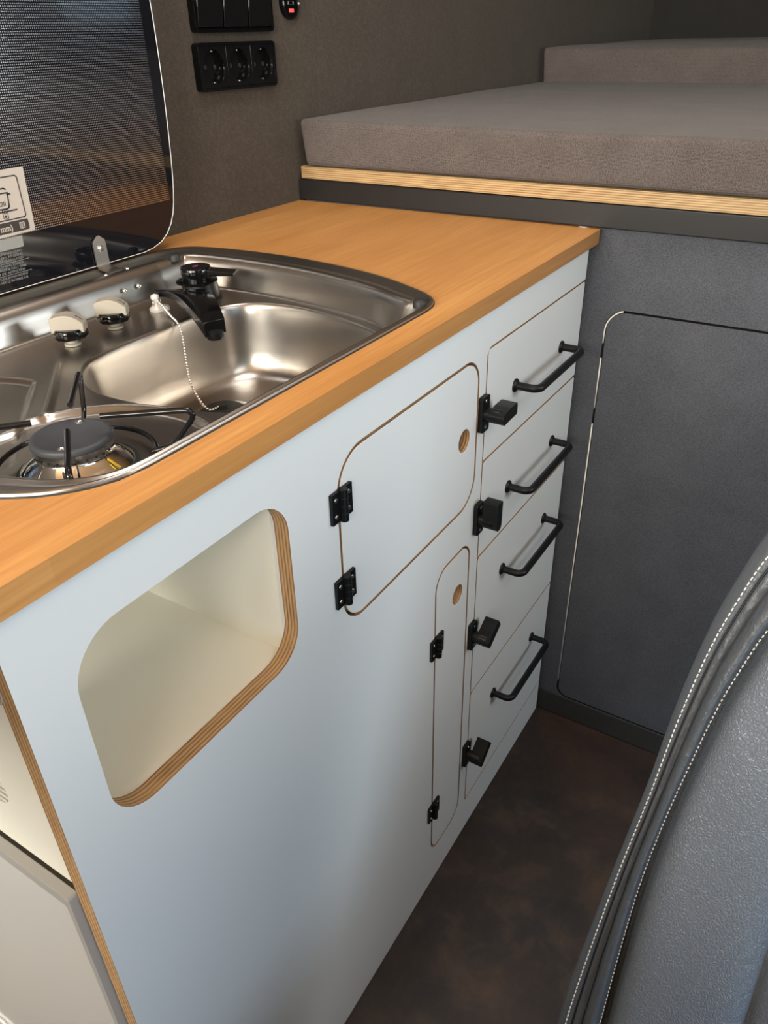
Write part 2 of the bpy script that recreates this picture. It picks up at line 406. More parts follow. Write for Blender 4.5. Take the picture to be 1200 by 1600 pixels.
# drawers
def drawer(z0, z1, lab, hz):
    o_ = fillet([(-.3207, z0), (-.0008, z0), (-.0008, z1), (-.3207, z1)], [.002, .002, .004, .006], 4)
    dr = plate('drawer', o_, [], XZ, 0, T, [M_white, M_ply], cab, 0, 1, bevel=.0006, label=lab)
    b = MB(); xa, xb = -.2355, -.0765; yo = -.032; rb = .0052
    pts = [(xa, 0, hz)]
    for (cx, s_) in ((xa, 1), (xb, -1)):
        cc = (cx + s_ * .011, yo + .011)
        arc = [(cc[0] - s_ * .011 * math.cos(a), cc[1] - .011 * math.sin(a), hz) for a in np.linspace(0, math.pi / 2, 8)]
        pts += arc if s_ == 1 else arc[::-1]
    pts.append((xb, 0, hz)); b.tube(pts, rb, 14)
    for cx in (xa, xb): b.lathe((cx, 0, hz), (0, -1, 0), [(.0088, 0), (.0090, .0012), (.0080, .0026), (.0056, .0040)], 18)
    b.done('handle', M_blackm, dr, smooth=50, label='black bar handle')
    return dr
drawer(.7140, .8560, 'topmost drawer, just under the worktop', .7825)
drawer(.5695, .7112, 'second drawer from the top', .6350)
drawer(.3205, .5667, 'third drawer from the top, deeper', .4965)
drawer(.0770, .3178, 'bottom drawer, beside the floor', .2470)
# turn latches on the upright between doors and drawers
def latch(z, ang, lab):
    x = -.3320; e = thing('turn_latch', '', 'x', (x, 0, z)); del e['category']; del e['label']; e.parent = cab
    e.location = Vector((x, 0, z)) - cab.location; e['label'] = lab
    o_ = rr(x - .0095, z - .0225, x + .0095, z + .0225, .003, 4)
    plate('base_plate', o_, [], XZ, -.006, 0, M_blackp, e, bevel=.001)
    b = MB(); b.lathe((x, -.006, z), (0, -1, 0), [(.0085, 0), (.0085, .019), (.0075, .021)], 20)
    b.done('barrel', M_blackp, e, smooth=40)
    ca, sa = math.cos(ang), math.sin(ang)
    def mp(a, b_, t): return (x + a * ca - b_ * sa, t, z + a * sa + b_ * ca)
    kb = fillet([(-.0095, -.0070), (.012, -.0070), (.031, -.0075), (.031, .0075), (.012, .0085), (-.0095, .0070)], [.006, .004, .002, .002, .004, .006], 4)
    plate('knob', kb, [], mp, -.032, -.012, M_blackp, e, bevel=.0012)
    for s_ in (-1, 1):
        b = MB(); b.lathe((x, -.0058, z + s_ * .0165), (0, -1, 0), [(.0026, 0), (.0022, .0006), (.001, .0008)], 12)
        b.done('screw', M_screw, e, smooth=40)
latch(.7825, R_(3), 'uppermost latch, knob turned to the side')
latch(.6375, R_(90), 'latch with knob standing upright')
latch(.4430, R_(32), 'third latch, knob turned to the side')
latch(.1990, R_(38), 'lowest latch, knob turned to the side')
# niche box
MB().box((-.93, T, .6755), (-.684, .40, .6905)).done('niche_floor', M_cream, cab)
MB().box((-.6985, T, .6905), (-.684, .40, .868)).done('niche_side', M_cream, cab)
MB().box((-.925, .385, .6905), (-.6985, .40, .868)).done('niche_back', M_cream, cab)
MB().box((-.925, T, .862), (-.6985, .385, .868)).done('niche_top', M_cream, cab)
M_blindbrown = mat('brown recess', (.10, .045, .03), .7)
# left end of the cabinet: cream side above the fridge, with a round vent and a round button
sp = plate('side_panel', [(T, .652), (.150, .652), (.150, ZT), (T, ZT)], [circ(.0870, .7190, .0175)], YZ, XL + .004, -.925, M_cream, cab, label='cream side panel above the fridge')
e = thing('vent', '', 'x'); del e['category']; del e['label']; e.parent = cab; e.location = Vector((XL, .087, .719)) - cab.location; e['label'] = 'round louvred vent in the cream side'
plate('recess', circ(.087, .719, .0174, 32), [], YZ, XL + .012, XL + .014, M_blindbrown, e)
for k in range(-2, 3):
    zz = .719 + k * .0064; hw = math.sqrt(.0174 ** 2 - (k * .0064) ** 2) * .98
    MB().box((XL + .0042, .087 - hw, zz - .0014), (XL + .0070, .087 + hw, zz + .0014)).done('slat', M_cream, e)
b = MB(); b.lathe((XL + .004, .0240, .8475), (-1, 0, 0), [(.0135, 0), (.0135, .003), (.0115, .0045), (.0110, .0035), (.0100, .0035), (.0090, .006), (.001, .0065)], 28)
b.done('push_button', M_frame, cab, smooth=40, label='small round grey button')
b = MB(); b.lathe((XL + .004, .027, .876), (-1, 0, 0), [(.011, 0), (.011, .006), (.009, .008), (.001, .0085)], 24)
b.done('push_button', M_blackp, cab, smooth=40, label='small round black button')

# ------------------------------------------------------------------ worktop
C0 = (-.55, .17)
OUT = [(-.80, .018), (-.44, .018), (-.418, .0205), (-.400, .0290), (-.386, .046), (-.372, .073), (-.355, .112), (-.341, .162), (-.331, .220), (-.327, .285), (-.330, .350), (-.337, .398),
       (-.350, .427), (-.375, .443), (-.42, .448), (-.84, .448), (-.875, .443), (-.897, .425), (-.908, .395), (-.913, .330), (-.913, .260), (-.910, .200), (-.902, .140), (-.890, .095), (-.877, .066), (-.862, .045), (-.842, .029), (-.822, .0205)]
def resample(poly, nA, c=C0):
    P = np.array(poly); n = len(P); K = []
    # closed catmull, dense
    for i in range(n):
        a, b_, c_, d = P[i - 1], P[i], P[(i + 1) % n], P[(i + 2) % n]
        if np.linalg.norm(c_ - b_) > .15:
            K += [b_ + (c_ - b_) * t for t in np.linspace(0, 1, 60, endpoint=False)]; continue
        l1, l2, l3 = np.linalg.norm(b_ - a) + 1e-9, np.linalg.norm(c_ - b_) + 1e-9, np.linalg.norm(d - c_) + 1e-9
        m1 = (c_ - a) / (l1 + l2) * l2 if l1 < .15 else (c_ - b_); m2 = (d - b_) / (l2 + l3) * l2 if l3 < .15 else (c_ - b_)
        for t in np.linspace(0, 1, 12, endpoint=False):
            K.append((2 * t ** 3 - 3 * t * t + 1) * b_ + (t ** 3 - 2 * t * t + t) * m1 + (-2 * t ** 3 + 3 * t * t) * c_ + (t ** 3 - t * t) * m2)
    K = np.array(K); d = K - np.array(c); an = np.unwrap(np.arctan2(d[:, 1], d[:, 0])); rad = np.hypot(d[:, 0], d[:, 1])
    if an[-1] < an[0]: an = an[::-1]; rad = rad[::-1]; 
    k = np.argsort(an % (2 * math.pi)); A = (an % (2 * math.pi))[k]; Rr = rad[k]
    th = np.linspace(0, 2 * math.pi, nA, endpoint=False)
    r = np.interp(th, np.concatenate([[A[-1] - 2 * math.pi], A, [A[0] + 2 * math.pi]]), np.concatenate([[Rr[-1]], Rr, [Rr[0]]]))
    return np.stack([c[0] + r * np.cos(th), c[1] + r * np.sin(th)], 1)
NA = 560
Cout = resample(OUT, NA)
hole = [tuple(p) for p in (np.array(C0) + (resample(OUT, 140) - np.array(C0)) * .975)]
wt = plate('worktop', fillet([(-1.32, -.012), (-.003, -.0135), (.0045, -.004), (-.006, WY - .001), (-1.32, WY - .001)], [0, .0005, .0005, 0, 0], 1), [hole], XY, .9100, .9290, M_oak, None, origin=(-.65, .25, .91), bevel=.0012)
tag(wt, 'oiled oak worktop with square front edge above the white cabinet', 'worktop')

# ------------------------------------------------------------------ hob and sink tray
hob = thing('hob_sink_unit', 'stainless steel hob and sink unit with raised glass lid set into the oak worktop', 'sink', (-.637, .23, .93))
DZ = .893
def blend_off(P, front, side, back):
    """inward offset that differs on front, sides and back"""
    t = np.roll(P, -1, 0) - np.roll(P, 1, 0); t /= np.linalg.norm(t, axis=1)[:, None]
    nrm = np.stack([-t[:, 1], t[:, 0]], 1)
    fy = np.clip(-(nrm[:, 1]) * -1, 0, 1) ** 2; by = np.clip(-nrm[:, 1], 0, 1) ** 2; sxy = np.clip(1 - fy - by, 0, 1)
    off = fy * front + by * back + sxy * side
    for _ in range(12): off = (np.roll(off, 1) + off * 2 + np.roll(off, -1)) / 4
    return P + nrm * off[:, None]
# fraction of total offset, z
rimprof = [(0, .9292), (.012, .9312), (.04, .9322), (.10, .9322), (.17, .9318), (.26, .9300), (.38, .9285), (.50, .9288), (.58, .9300), (.66, .9303), (.74, .9290), (.82, .9262), (.88, .920), (.92, .911), (.955, .902), (.98, .8965), (1.0, .8940), (1.03, .8930)]
rings = [np.column_stack([blend_off(Cout, f * .0135, f * .043, f * .054), np.full(NA, z)]) for f, z in rimprof]
BAS = [(-.60, .302), (-.52, .304), (-.455, .303), (-.425, .297), (-.402, .278), (-.390, .245), (-.388, .205), (-.394, .160), (-.405, .118), (-.418, .088), (-.434, .060), (-.452, .046), (-.48, .040), (-.54, .039), (-.60, .041), (-.632, .052),
       (-.652, .080), (-.668, .115), (-.677, .150), (-.682, .190), (-.681, .225), (-.672, .252), (-.655, .275), (-.632, .294)]
Bas = resample(BAS, NA)
inner = rings[-1][:, :2]
def smooth(a, b_, x): t = np.clip((x - a) / (b_ - a), 0, 1); return t * t * (3 - 2 * t)
def deck_h(P):
    x, y = P[:, 0], P[:, 1]; z = np.full(len(P), DZ)
    r1 = np.hypot(x + .785, y - .12); z -= .0035 * smooth(.110, .101, r1)
    z -= .0035 * smooth(.058, .050, r1) * 0 
    # straight raised bead between the burners and the rear well
    a = np.array([-.741, .217]); b_ = np.array([-.650, .311]); d = b_ - a; t = np.clip(((x - a[0]) * d[0] + (y - a[1]) * d[1]) / (d @ d), 0, 1)
    dist = np.hypot(x - a[0] - t * d[0], y - a[1] - t * d[1]); z += .0022 * np.exp(-(dist / .0030) ** 2)
    arc = np.abs(r1 - .110); z += .0020 * np.exp(-(arc / .0034) ** 2)
    nx, ny = .7295, -.684   # half plane to the left of the second line
    s_ = (x + .671) * nx + (y - .317) * ny; r2 = np.hypot(x + .80, y - .285)
    m = smooth(.002, -.006, s_) * smooth(.112, .104, r2) ; z -= .0045 * m
    return z
ND = 110
for k in range(1, ND + 1):
    t = k / ND; Q = inner * (1 - t) + Bas * t
    z = deck_h(Q)
    if k == 1: z = z * .5 + .5 * rings[-1][:, 2]
    z = z * (1 - smooth(.97, 1, t) * 0) ; rings.append(np.column_stack([Q, z]))
cb = np.array([-.53, .17])
zl = rings[-1][:, 2]
for s_, z in [(.992, .8922), (.984, .8900), (.977, .8865), (.968, .880), (.958, .868), (.946, .852), (.932, .836), (.915, .824), (.89, .8145), (.85, .8075), (.79, .8045), (.70, .8030), (.55, .8020), (.38, .8010), (.20, .8005), (.06, .8)]:
    Q = cb + (Bas - cb) * s_
    rings.append(np.column_stack([Q, np.full(NA, z) + (zl - DZ) * max(0, (s_ - .95) / .05) ]))
V = np.concatenate(rings); F = []
nr = len(rings); idx = np.arange(NA); nx_ = (idx + 1) % NA
for j in range(nr - 1):
    a = j * NA; b_ = a + NA
    F += list(zip((a + idx).tolist(), (a + nx_).tolist(), (b_ + nx_).tolist(), (b_ + idx).tolist()))
F.append(tuple(((nr - 1) * NA + idx).tolist()))
obj('tray', V, F, M_steel, hob, smooth=True, label='stainless steel tray with basin')
b = MB(); b.tube([(*p, .9290) for p in Cout[::4]], .0011, 6, closed=True); b.done('seal', M_rubber, hob, smooth=True, label='black seal around the rim')
# drain
b = MB(); b.lathe((-.517, .232, .8020), (0, 0, 1), [(.036, 0), (.037, .0016), (.034, .0022), (.029, .0012), (.027, .0002)], 48); b.done('drain_ring', M_chrome, hob, smooth=40)
b = MB(); b.lathe((-.517, .232, .8023), (0, 0, 1), [(.0265, 0), (.0265, .005), (.023, .0075), (.006, .0085), (.005, .013), (.002, .0135)], 32); b.done('plug', M_rubber, hob, smooth=40, label='black drain plug')
# rubber buffers
for (bx_, by_, bz_) in ((-.4195, .0345, .9290), (-.3935, .4020, .9285)):
    b = MB(); b.lathe((bx_, by_, bz_), (0, 0, 1), [(.0068, -.002), (.0068, .004), (.0055, .0058), (.002, .0064)], 20); b.done('rubber_buffer', M_rubber, hob, smooth=50, label='round black rubber buffer')
# control knobs
def knob(x, y, z0=.8935):
    e = bpy.data.objects.new('control_knob', None); COL.objects.link(e); e.parent = hob; e.location = Vector((x, y, z0)) - hob.location; e['label'] = 'champagne grey gas knob with black skirt'
    b = MB(); b.lathe((x, y, z0), (0, 0, 1), [(.0085, 0), (.0085, .002), (.0055, .003), (.0055, .010)], 20); b.done('stem', M_knob, e, smooth=40)
    n = 40; V = []; F = []
    for h, s_ in ((.0085, .93), (.010, 1.0), (.0165, .98), (.0185, .9)):
        for k in range(n):
            th = 2 * math.pi * k / n; r = .0172 * s_ * (1 + .035 * math.cos(10 * th)); V.append((x + r * math.cos(th), y + r * math.sin(th), z0 + h))
    for j in range(3):
        for k in range(n): F.append((j * n + k, j * n + (k + 1) % n, (j + 1) * n + (k + 1) % n, (j + 1) * n + k))
    F += [tuple(range(n)), tuple(3 * n + k for k in range(n))]
    obj('skirt', V, F, M_blackg, e, smooth=45)
    # grip: a thick bar across the skirt, arched on top, pointing to the sink
    a = R_(-52); ux, uy = math.cos(a), math.sin(a); V = []; F = []; S = 14
    for i in range(S + 1):
        t = -1 + 2 * i / S; L_ = .0168 * t; top = .0330 - .0075 * (max(0, (t + .1)) ** 2) - .0035 * max(0, -t) ** 2; wd = .0098 * math.sqrt(max(1 - .25 * t * t, .1))
        for (ww, hh_) in ((-wd, .0150), (wd, .0150), (wd * .93, top), (-wd * .93, top)):
            V.append((x + ux * L_ - uy * ww, y + uy * L_ + ux * ww, z0 + hh_))
    for i in range(S):
        for k in range(4): F.append((4 * i + k, 4 * i + (k + 1) % 4, 4 * i + 4 + (k + 1) % 4, 4 * i + 4 + k))
    F += [(0, 1, 2, 3), tuple(4 * S + k for k in range(4))]
    obj('grip', V, F, M_knob, e, bevel=.001, smooth=40)
    q = .0125; hh_ = .0330 - .0075 * ((q / .0168 + .1) ** 2)
    b = MB(); b.tube([(x + ux * .0085, y + uy * .0085, z0 + .0330 - .0075 * (.606 ** 2) + .0001), (x + ux * .0150, y + uy * .0150, z0 + .0330 - .0075 * (.993 ** 2) + .0001)], .0006, 6); b.done('mark', M_ink, e)
knob(-.6065, .3455); knob(-.5465, .3485)
# burner
def burner(bx_, by_, rot=0):
    e = bpy.data.objects.new('burner', None); COL.objects.link(e); e.parent = hob; z0 = .8895; e.location = Vector((bx_, by_, z0)) - hob.location
    e['label'] = 'round gas burner with polished skirt'
    b = MB(); b.lathe((bx_, by_, z0), (0, 0, 1), [(.0445, 0), (.0445, .0035), (.0430, .0045), (.030, .0045)], 56); b.done('gasket', M_rubber, e, smooth=40)
    b = MB(); b.lathe((bx_, by_, z0 + .0045), (0, 0, 1), [(.0405, 0), (.0412, .0010), (.0405, .0022), (.0340, .0065), (.0285, .0115), (.0270, .0140), (.0270, .0190)], 72); b.done('skirt', M_chrome, e, smooth=40, label='polished metal skirt')
    b = MB(); b.lathe((bx_, by_, z0 + .0195), (0, 0, 1), [(.0268, 0), (.0288, .0018), (.0288, .0058), (.0268, .0060)], 64)
    b.done('flame_ring', M_screw, e, smooth=40)
    for k in range(26):
        th = 2 * math.pi * k / 26; x, y = bx_ + .0272 * math.cos(th), by_ + .0272 * math.sin(th)
        b = MB(); b.lathe((x, y, z0 + .0205), (math.cos(th), math.sin(th), 0), [(.0009, 0), (.0009, .0018)], 6); b.done('flame_port', M_dark, e)
    b = MB(); b.lathe((bx_, by_, z0 + .0250), (0, 0, 1), [(.0285, 0), (.0297, .0010), (.0297, .0036), (.0290, .0048), (.0278, .0054), (.0255, .0052), (.0240, .0046), (.001, .0044)], 64); b.done('cap', M_cap, e, smooth=40, label='charcoal enamel cap')
    for th in (R_(rot + 15), R_(rot + 195)):
        b = MB(); b.lathe((bx_ + .0225 * math.cos(th), by_ + .0225 * math.sin(th), z0 + .0292), (0, 0, 1), [(.0032, 0), (.0032, .0008), (.002, .0012), (.0016, .0005)], 16); b.done('rivet', M_screw, e, smooth=40)
    th = R_(rot - 160); b = MB(); b.lathe((bx_ + .0345 * math.cos(th), by_ + .0345 * math.sin(th), z0 + .006), (0, 0, 1), [(.0022, 0), (.0022, .011), (.001, .013)], 12); b.done('igniter', M_screw, e, smooth=40)
    th = R_(rot - 100); b = MB(); p0 = Vector((bx_ + .030 * math.cos(th), by_ + .030 * math.sin(th), z0 + .0155)); p1 = Vector((bx_ + .0395 * math.cos(th), by_ + .0395 * math.sin(th), z0 + .0105))
    b.tube([p0, p1], .0012, 8); b.done('thermocouple', M_brass, e, smooth=40, label='brass thermocouple tip')
M_brass = mat('brass', (.85, .62, .10), .2, 1.0)
burner(-.785, .120, 20); burner(-.826, .330, 0)
# pan supports
def pan_support(bx_, by_, lab):
    e = thing('pan_support', lab, 'pan support', (bx_, by_, .895), 'wire pan supports on the hob')
    z0 = .8985; ringr = .058
    b = MB(); b.tube([(bx_ + ringr * math.cos(t), by_ + ringr * math.sin(t), z0) for t in np.linspace(0, 2 * math.pi, 64, endpoint=False)], .0021, 10, closed=True); b.done('ring', M_enamel, e, smooth=True)
    for th in (R_(45), R_(-53), R_(-128), R_(140)):
        prof = [(.056, z0 + .0035), (.066, .9045), (.074, .9080), (.084, .9200), (.0895, .9285), (.0885, .9322), (.0830, .9338), (.060, .9335), (.024, .9330)]
        pp = catmull(prof, 40); b = MB(); b.tube([(bx_ + r * math.cos(th), by_ + r * math.sin(th), z) for r, z in pp], .0023, 10); b.done('finger', M_enamel, e, smooth=60)
        t2 = th + R_(7); b = MB(); b.lathe((bx_ + .0585 * math.cos(t2), by_ + .0585 * math.sin(t2), .8895), (0, 0, 1), [(.0052, 0), (.0052, .006), (.0040, .0085), (.002, .0115)], 14); b.done('rubber_foot', M_rubber, e, smooth=40)
pan_support(-.785, .120, 'black wire pan support around the burner nearest the front edge')
pan_support(-.826, .330, 'black wire pan support over the rear burner at the left picture edge')
# glass lid on the hinge
gy = .4395
lid_out = [(-.865, .9355), (-.405, .9355), (-.381, .9405), (-.362, .953), (-.349, .974), (-.342, 1.005), (-.3375, 1.05), (-.334, 1.12), (-.334, 1.20), (-.340, 1.28), (-.352, 1.335), (-.375, 1.360), (-.41, 1.372), (-.87, 1.372), (-.905, 1.355), (-.925, 1.32), (-.935, 1.25), (-.938, 1.15), (-.935, 1.05), (-.925, .98), (-.905, .950)]
lp = resample([(a, b_) for a, b_ in lid_out], 160, (-.64, 1.15))
lid = plate('glass_lid', [tuple(p) for p in lp], [], XZ, gy, gy + .005, [M_lid, M_edge], hob, 0, 1, bevel=.0006, label='upright black glass lid with dot print')
LC = np.array([-.64, 1.15])
plate('edge_highlight', [tuple(p) for p in (lp - LC) * 1.0005 + LC], [[tuple(p) for p in (lp - LC) * .9982 + LC]], XZ, gy - .0004, gy + .0006, M_edge, lid, label='thin white painted highlight along the ground edge of the lid')  # highlight on the ground glass edge, put in as a white ring
# sticker on the lid
st = plate('sticker', [(-.70, .9885), (-.5530, .9905), (-.5498, 1.0535), (-.70, 1.0525)], [], XZ, gy - .0005, gy, M_sticker, lid, label='beige warning sticker with pot symbol')
plate('label', [(-.70, .9765), (-.5716, .9768), (-.5704, .9880), (-.70, .9880)], [], XZ, gy - .0003, gy, M_greyst, lid, label='blank grey label')
W = []; Fa = []; I = []
ink = MB()
def ink_add(V, F, mi=0): ink.add(V, F, mi)
def stroke(pts, wd=.0010, mi=0, closed=False, y=gy - .0007):
    pts = [Vector((a, 0, b_)) for a, b_ in pts]; m = len(pts); wd = wd * 1.3
    for i in range(m if closed else m - 1):
        p, q = pts[i], pts[(i + 1) % m]; d = (q - p).normalized(); nn = Vector((-d.z, 0, d.x)) * wd / 2; ex = d * wd * .35
        V = [(v.x, y, v.z) for v in (p - ex + nn, q + ex + nn, q + ex - nn, p - ex - nn)]
        ink.add(V + [(a, y + .0002, c) for a, _, c in V], [(0, 1, 2, 3), (4, 5, 6, 7), (0, 1, 5, 4), (1, 2, 6, 5), (2, 3, 7, 6), (3, 0, 4, 7)], mi)
def fillpoly(poly, mi=0, y=gy - .0006):
    tris = geometry.tessellate_polygon([[Vector((a, b_, 0)) for a, b_ in poly]]); ink.add([(a, y, b_) for a, b_ in poly], [tuple(t) for t in tris], mi)
stroke(rr(-.690, 1.0055, -.5600, 1.0465, .003, 4), .0009, closed=True)
stroke(fillet([(-.664, 1.0170), (-.5770, 1.0165), (-.5752, 1.0315), (-.664, 1.0340)], [.003, .003, 0, 0], 4) , .0011, closed=False)
stroke(fillet([(-.5752, 1.0285), (-.5752, 1.0360), (-.665, 1.0370)], [0, .004, 0], 6)[4:] + [(-.664, 1.0370)], .0011)
stroke([(-.5760, 1.0300), (-.5725, 1.0300)], .0012)
stroke([(-.676, 1.0135), (-.5690, 1.0140)], .0011)
stroke([(-.612, 1.0385), (-.606, 1.0385)], .0024)
for cx in (-.5835,):
    stroke(rr(cx - .0028, 1.0035 + .0035, cx + .0028, 1.0035 + .0125, .0008, 2), .0005, closed=True)
    stroke(circ(cx, 1.0135, .0014, 12), .0005, closed=True); fillpoly(circ(cx, 1.0092, .0015, 12))
fillpoly(rr(-.690, .9925, -.5590, 1.0035, .002, 4), 0)
yb = gy - .0009
stroke([(-.5700, .9955), (-.5700, 1.0010), (-.5672, 1.0005), (-.5645, 1.0010), (-.5645, .9955), (-.5672, .9950)], .0006, 1, True, yb); stroke([(-.5672, 1.0005), (-.5672, .9950)], .0005, 1, False, yb)
stroke([(-.5685, .9967), (-.5685, 1.0)], .0004, 1, False, yb); stroke([(-.5655, .9970), (-.5655, .9995)], .0004, 1, False, yb)
W_, F_ = text_obj('t', '220', .0064, (-.5800, gy - .0008, 1.0195), M_ink, None, 'RIGHT', 1.0); ink.add(W_, F_, 0)
W_, F_ = text_obj('t', '(max. mm)', .0085, (-.5790, gy - .0009, .9950), M_ink, None, 'RIGHT', .95, .0002); ink.add(W_, F_, 1)
ink.done('sticker_print', [M_ink, M_sticker], lid, label='pot symbol, 220 and mm) print')
ink = MB(); zz = .9730
for line in ('BRENNER BETAETIGUNG', 'BRENNERN. AM DECKEL', 'ABKUEHLEN LASSEN', '-', 'A COOKING SURFACE', 'MUST BE FULLY OPEN', 'BEFORE USE. INSTRUCTION', '-', 'UTILISER EN MOUVEMENT', 'LE COUVERCLE EN VERRE SUR'):
    if line == '-':
        stroke([(-.66, zz + .0019), (-.5695, zz + .0019)], .0004, 0); zz -= .0014; continue
    W_, F_ = text_obj('t', line, .0036, (-.5745 - .0012 * ((len(line) * 7) % 3), gy - .0004, zz - .0005), M_print, None, 'RIGHT', .92); ink.add(W_, F_, 0); zz -= .0036
ink.done('warning_print', [M_print], lid, label='small white warning text in three languages')
# hinge bracket
hb = bpy.data.objects.new('lid_hinge', None); COL.objects.link(hb); hb.parent = hob; hb.location = Vector((-.475, .435, .93)) - hob.location; hb['label'] = 'bent steel lid hinge'
xh = -.4755
prof = [(.4375, .9690), (.4375, .9400), (.4365, .9345), (.4320, .9325), (.4230, .9315), (.4160, .9290), (.4125, .9230), (.4120, .9170)]
pp = catmull(prof, 40); V = []; F = []; m = len(pp)
for i, (y, z) in enumerate(pp):
    wd = .0093
    if z > .9605 and i < 12: wd = math.sqrt(max(.0093 ** 2 - (z - .9605) ** 2 * 1.15, .0015 ** 2))
    tg = pp[min(i + 1, m - 1)] - pp[max(i - 1, 0)]; tg /= np.linalg.norm(tg); ny, nz = tg[1] * .0009, -tg[0] * .0009
    for (sx_, q) in ((-1, -1), (1, -1), (1, 1), (-1, 1)): V.append((xh + sx_ * wd, y + q * ny, z + q * nz))
for i in range(m - 1):
    for k in range(4): F.append((4 * i + k, 4 * i + (k + 1) % 4, 4 * i + 4 + (k + 1) % 4, 4 * i + 4 + k))
F += [(0, 1, 2, 3), tuple(4 * (m - 1) + k for k in range(4))]
obj('bracket', V, F, M_metalhinge, hb, smooth=40)
for (x, y, z, ax, r) in ((xh, .4362, .9545, (0, -1, 0), .0040), (xh - .0165, .4150, .9300, (0, -.4, 1), .0028), (xh + .0165, .4150, .9300, (0, -.4, 1), .0028), (xh - .0105, .3945, .9130, (0, -1, .2), .0028), (xh + .0110, .3945, .9130, (0, -1, .2), .0028)):
    b = MB(); b.lathe((x, y, z), ax, [(r, -.001), (r * .95, .0008), (r * .5, .0018), (r * .2, .0016)], 16); b.done('screw', M_screw, hb, smooth=50)
MB().box((xh - .011, .4095, .9130), (xh + .011, .4150, .9295)).done('slot', M_dark, hb)

# ------------------------------------------------------------------ tap
tp = thing('tap', 'black folding kitchen tap with flat lever at the back of the sink', 'tap', (-.413, .345, .893))
tx, ty = -.4135, .345
b = MB(); b.lathe((tx, ty, .8925), (0, 0, 1), [(.0245, 0), (.0245, .003), (.0225, .005), (.0215, .016), (.0205, .0215)], 40); b.done('body', M_blackp, tp, smooth=40)
b = MB(); b.lathe((tx - .004, ty, .9125), (0, 0, 1), [(.0225, 0), (.0250, .0012), (.0250, .0026), (.0205, .0040)], 40); b.done('collar', M_blackg, tp, smooth=40)
lx, ly = tx - .0035, ty
b = MB(); b.lathe((lx, ly, .9145), (0, 0, 1), [(.0165, 0), (.0170, .004), (.0182, .009), (.0182, .0155), (.0172, .0170), (.013, .0172)], 40); b.done('lever_cap', M_blackg, tp, smooth=40)
a = R_(-63); ux, uy = math.cos(a), math.sin(a); V = []; F = []; S = 12
for i in range(S + 1):
    t = i / S; d = .010 + .038 * t; wd = .0080 + .0015 * t; zc = .9250 - .0010 * t; th_ = .0045 - .0028 * t
    for (ww, hh_) in ((-wd, -th_), (wd, -th_), (wd, th_), (-wd, th_)): V.append((lx + ux * d - uy * ww, ly + uy * d + ux * ww, zc + hh_))
for i in range(S):
    for k in range(4): F.append((4 * i + k, 4 * i + (k + 1) % 4, 4 * i + 4 + (k + 1) % 4, 4 * i + 4 + k))
F += [(0, 1, 2, 3), tuple(4 * S + k for k in range(4))]
obj('lever', V, F, M_blackg, tp, bevel=.0008, smooth=40)
for ang, mm in ((0, M_blue), (180, M_red)):
    n = 10; V = [(lx, ly, (.9318))] + [(lx + .0042 * math.cos(R_(ang + 180 * k / n)), ly + .0030 * math.sin(R_(ang + 180 * k / n)), (.9318)) for k in range(n + 1)]
    V += [(p[0], p[1], (.9314)) for p in V]; m_ = n + 2
    F = [(0, k, k + 1) for k in range(1, n + 1)] + [(k, k + 1, k + 1 + m_, k + m_) for k in range(1, n + 1)]
    obj('colour_mark', V, F, mm, tp)
# spout: wide arched tongue narrowing to the mouth
Lk = np.array([(-0.4725, 0.3602, 0.915), (-0.4722, 0.3444, 0.917), (-0.4792, 0.321, 0.9175), (-0.4965, 0.2866, 0.916), (-0.5106, 0.2595, 0.9125), (-0.5188, 0.241, 0.9065)])
Rk = np.array([(-0.4341, 0.3152, 0.912), (-0.4511, 0.2881, 0.914), (-0.4673, 0.2674, 0.9145), (-0.478, 0.2541, 0.9135), (-0.4881, 0.2416, 0.911), (-0.4932, 0.2342, 0.9065)])
Ls, Rs = catmull(Lk, 24), catmull(Rk, 24); V = []; F = []
for i in range(24):
    t = i / 23; th_ = .0085 + .0075 * t ** 2
    for j in range(7):
        q = j / 6; p = Ls[i] * (1 - q) + Rs[i] * q; p = p + np.array([0, 0, .0008 * math.sin(math.pi * q)]); V.append(p)
    for j in range(7):
        q = 1 - j / 6; p = Ls[i] * (1 - q) + Rs[i] * q; V.append(p - np.array([0, 0, th_ - .002 * math.sin(math.pi * q)]))
for i in range(23):
    for k in range(14): F.append((14 * i + k, 14 * i + (k + 1) % 14, 14 * i + 14 + (k + 1) % 14, 14 * i + 14 + k))
F += [tuple(range(14)), tuple(14 * 23 + k for k in range(14))]
obj('spout', V, F, M_blackg, tp, bevel=.0008, smooth=40)
b = MB(); b.lathe((-0.5049, 0.2403, .8890), (0, 0, 1), [(.0085, -.0025), (.0095, 0), (.0095, .006)], 24); b.done('aerator', M_blackp, tp, smooth=40)

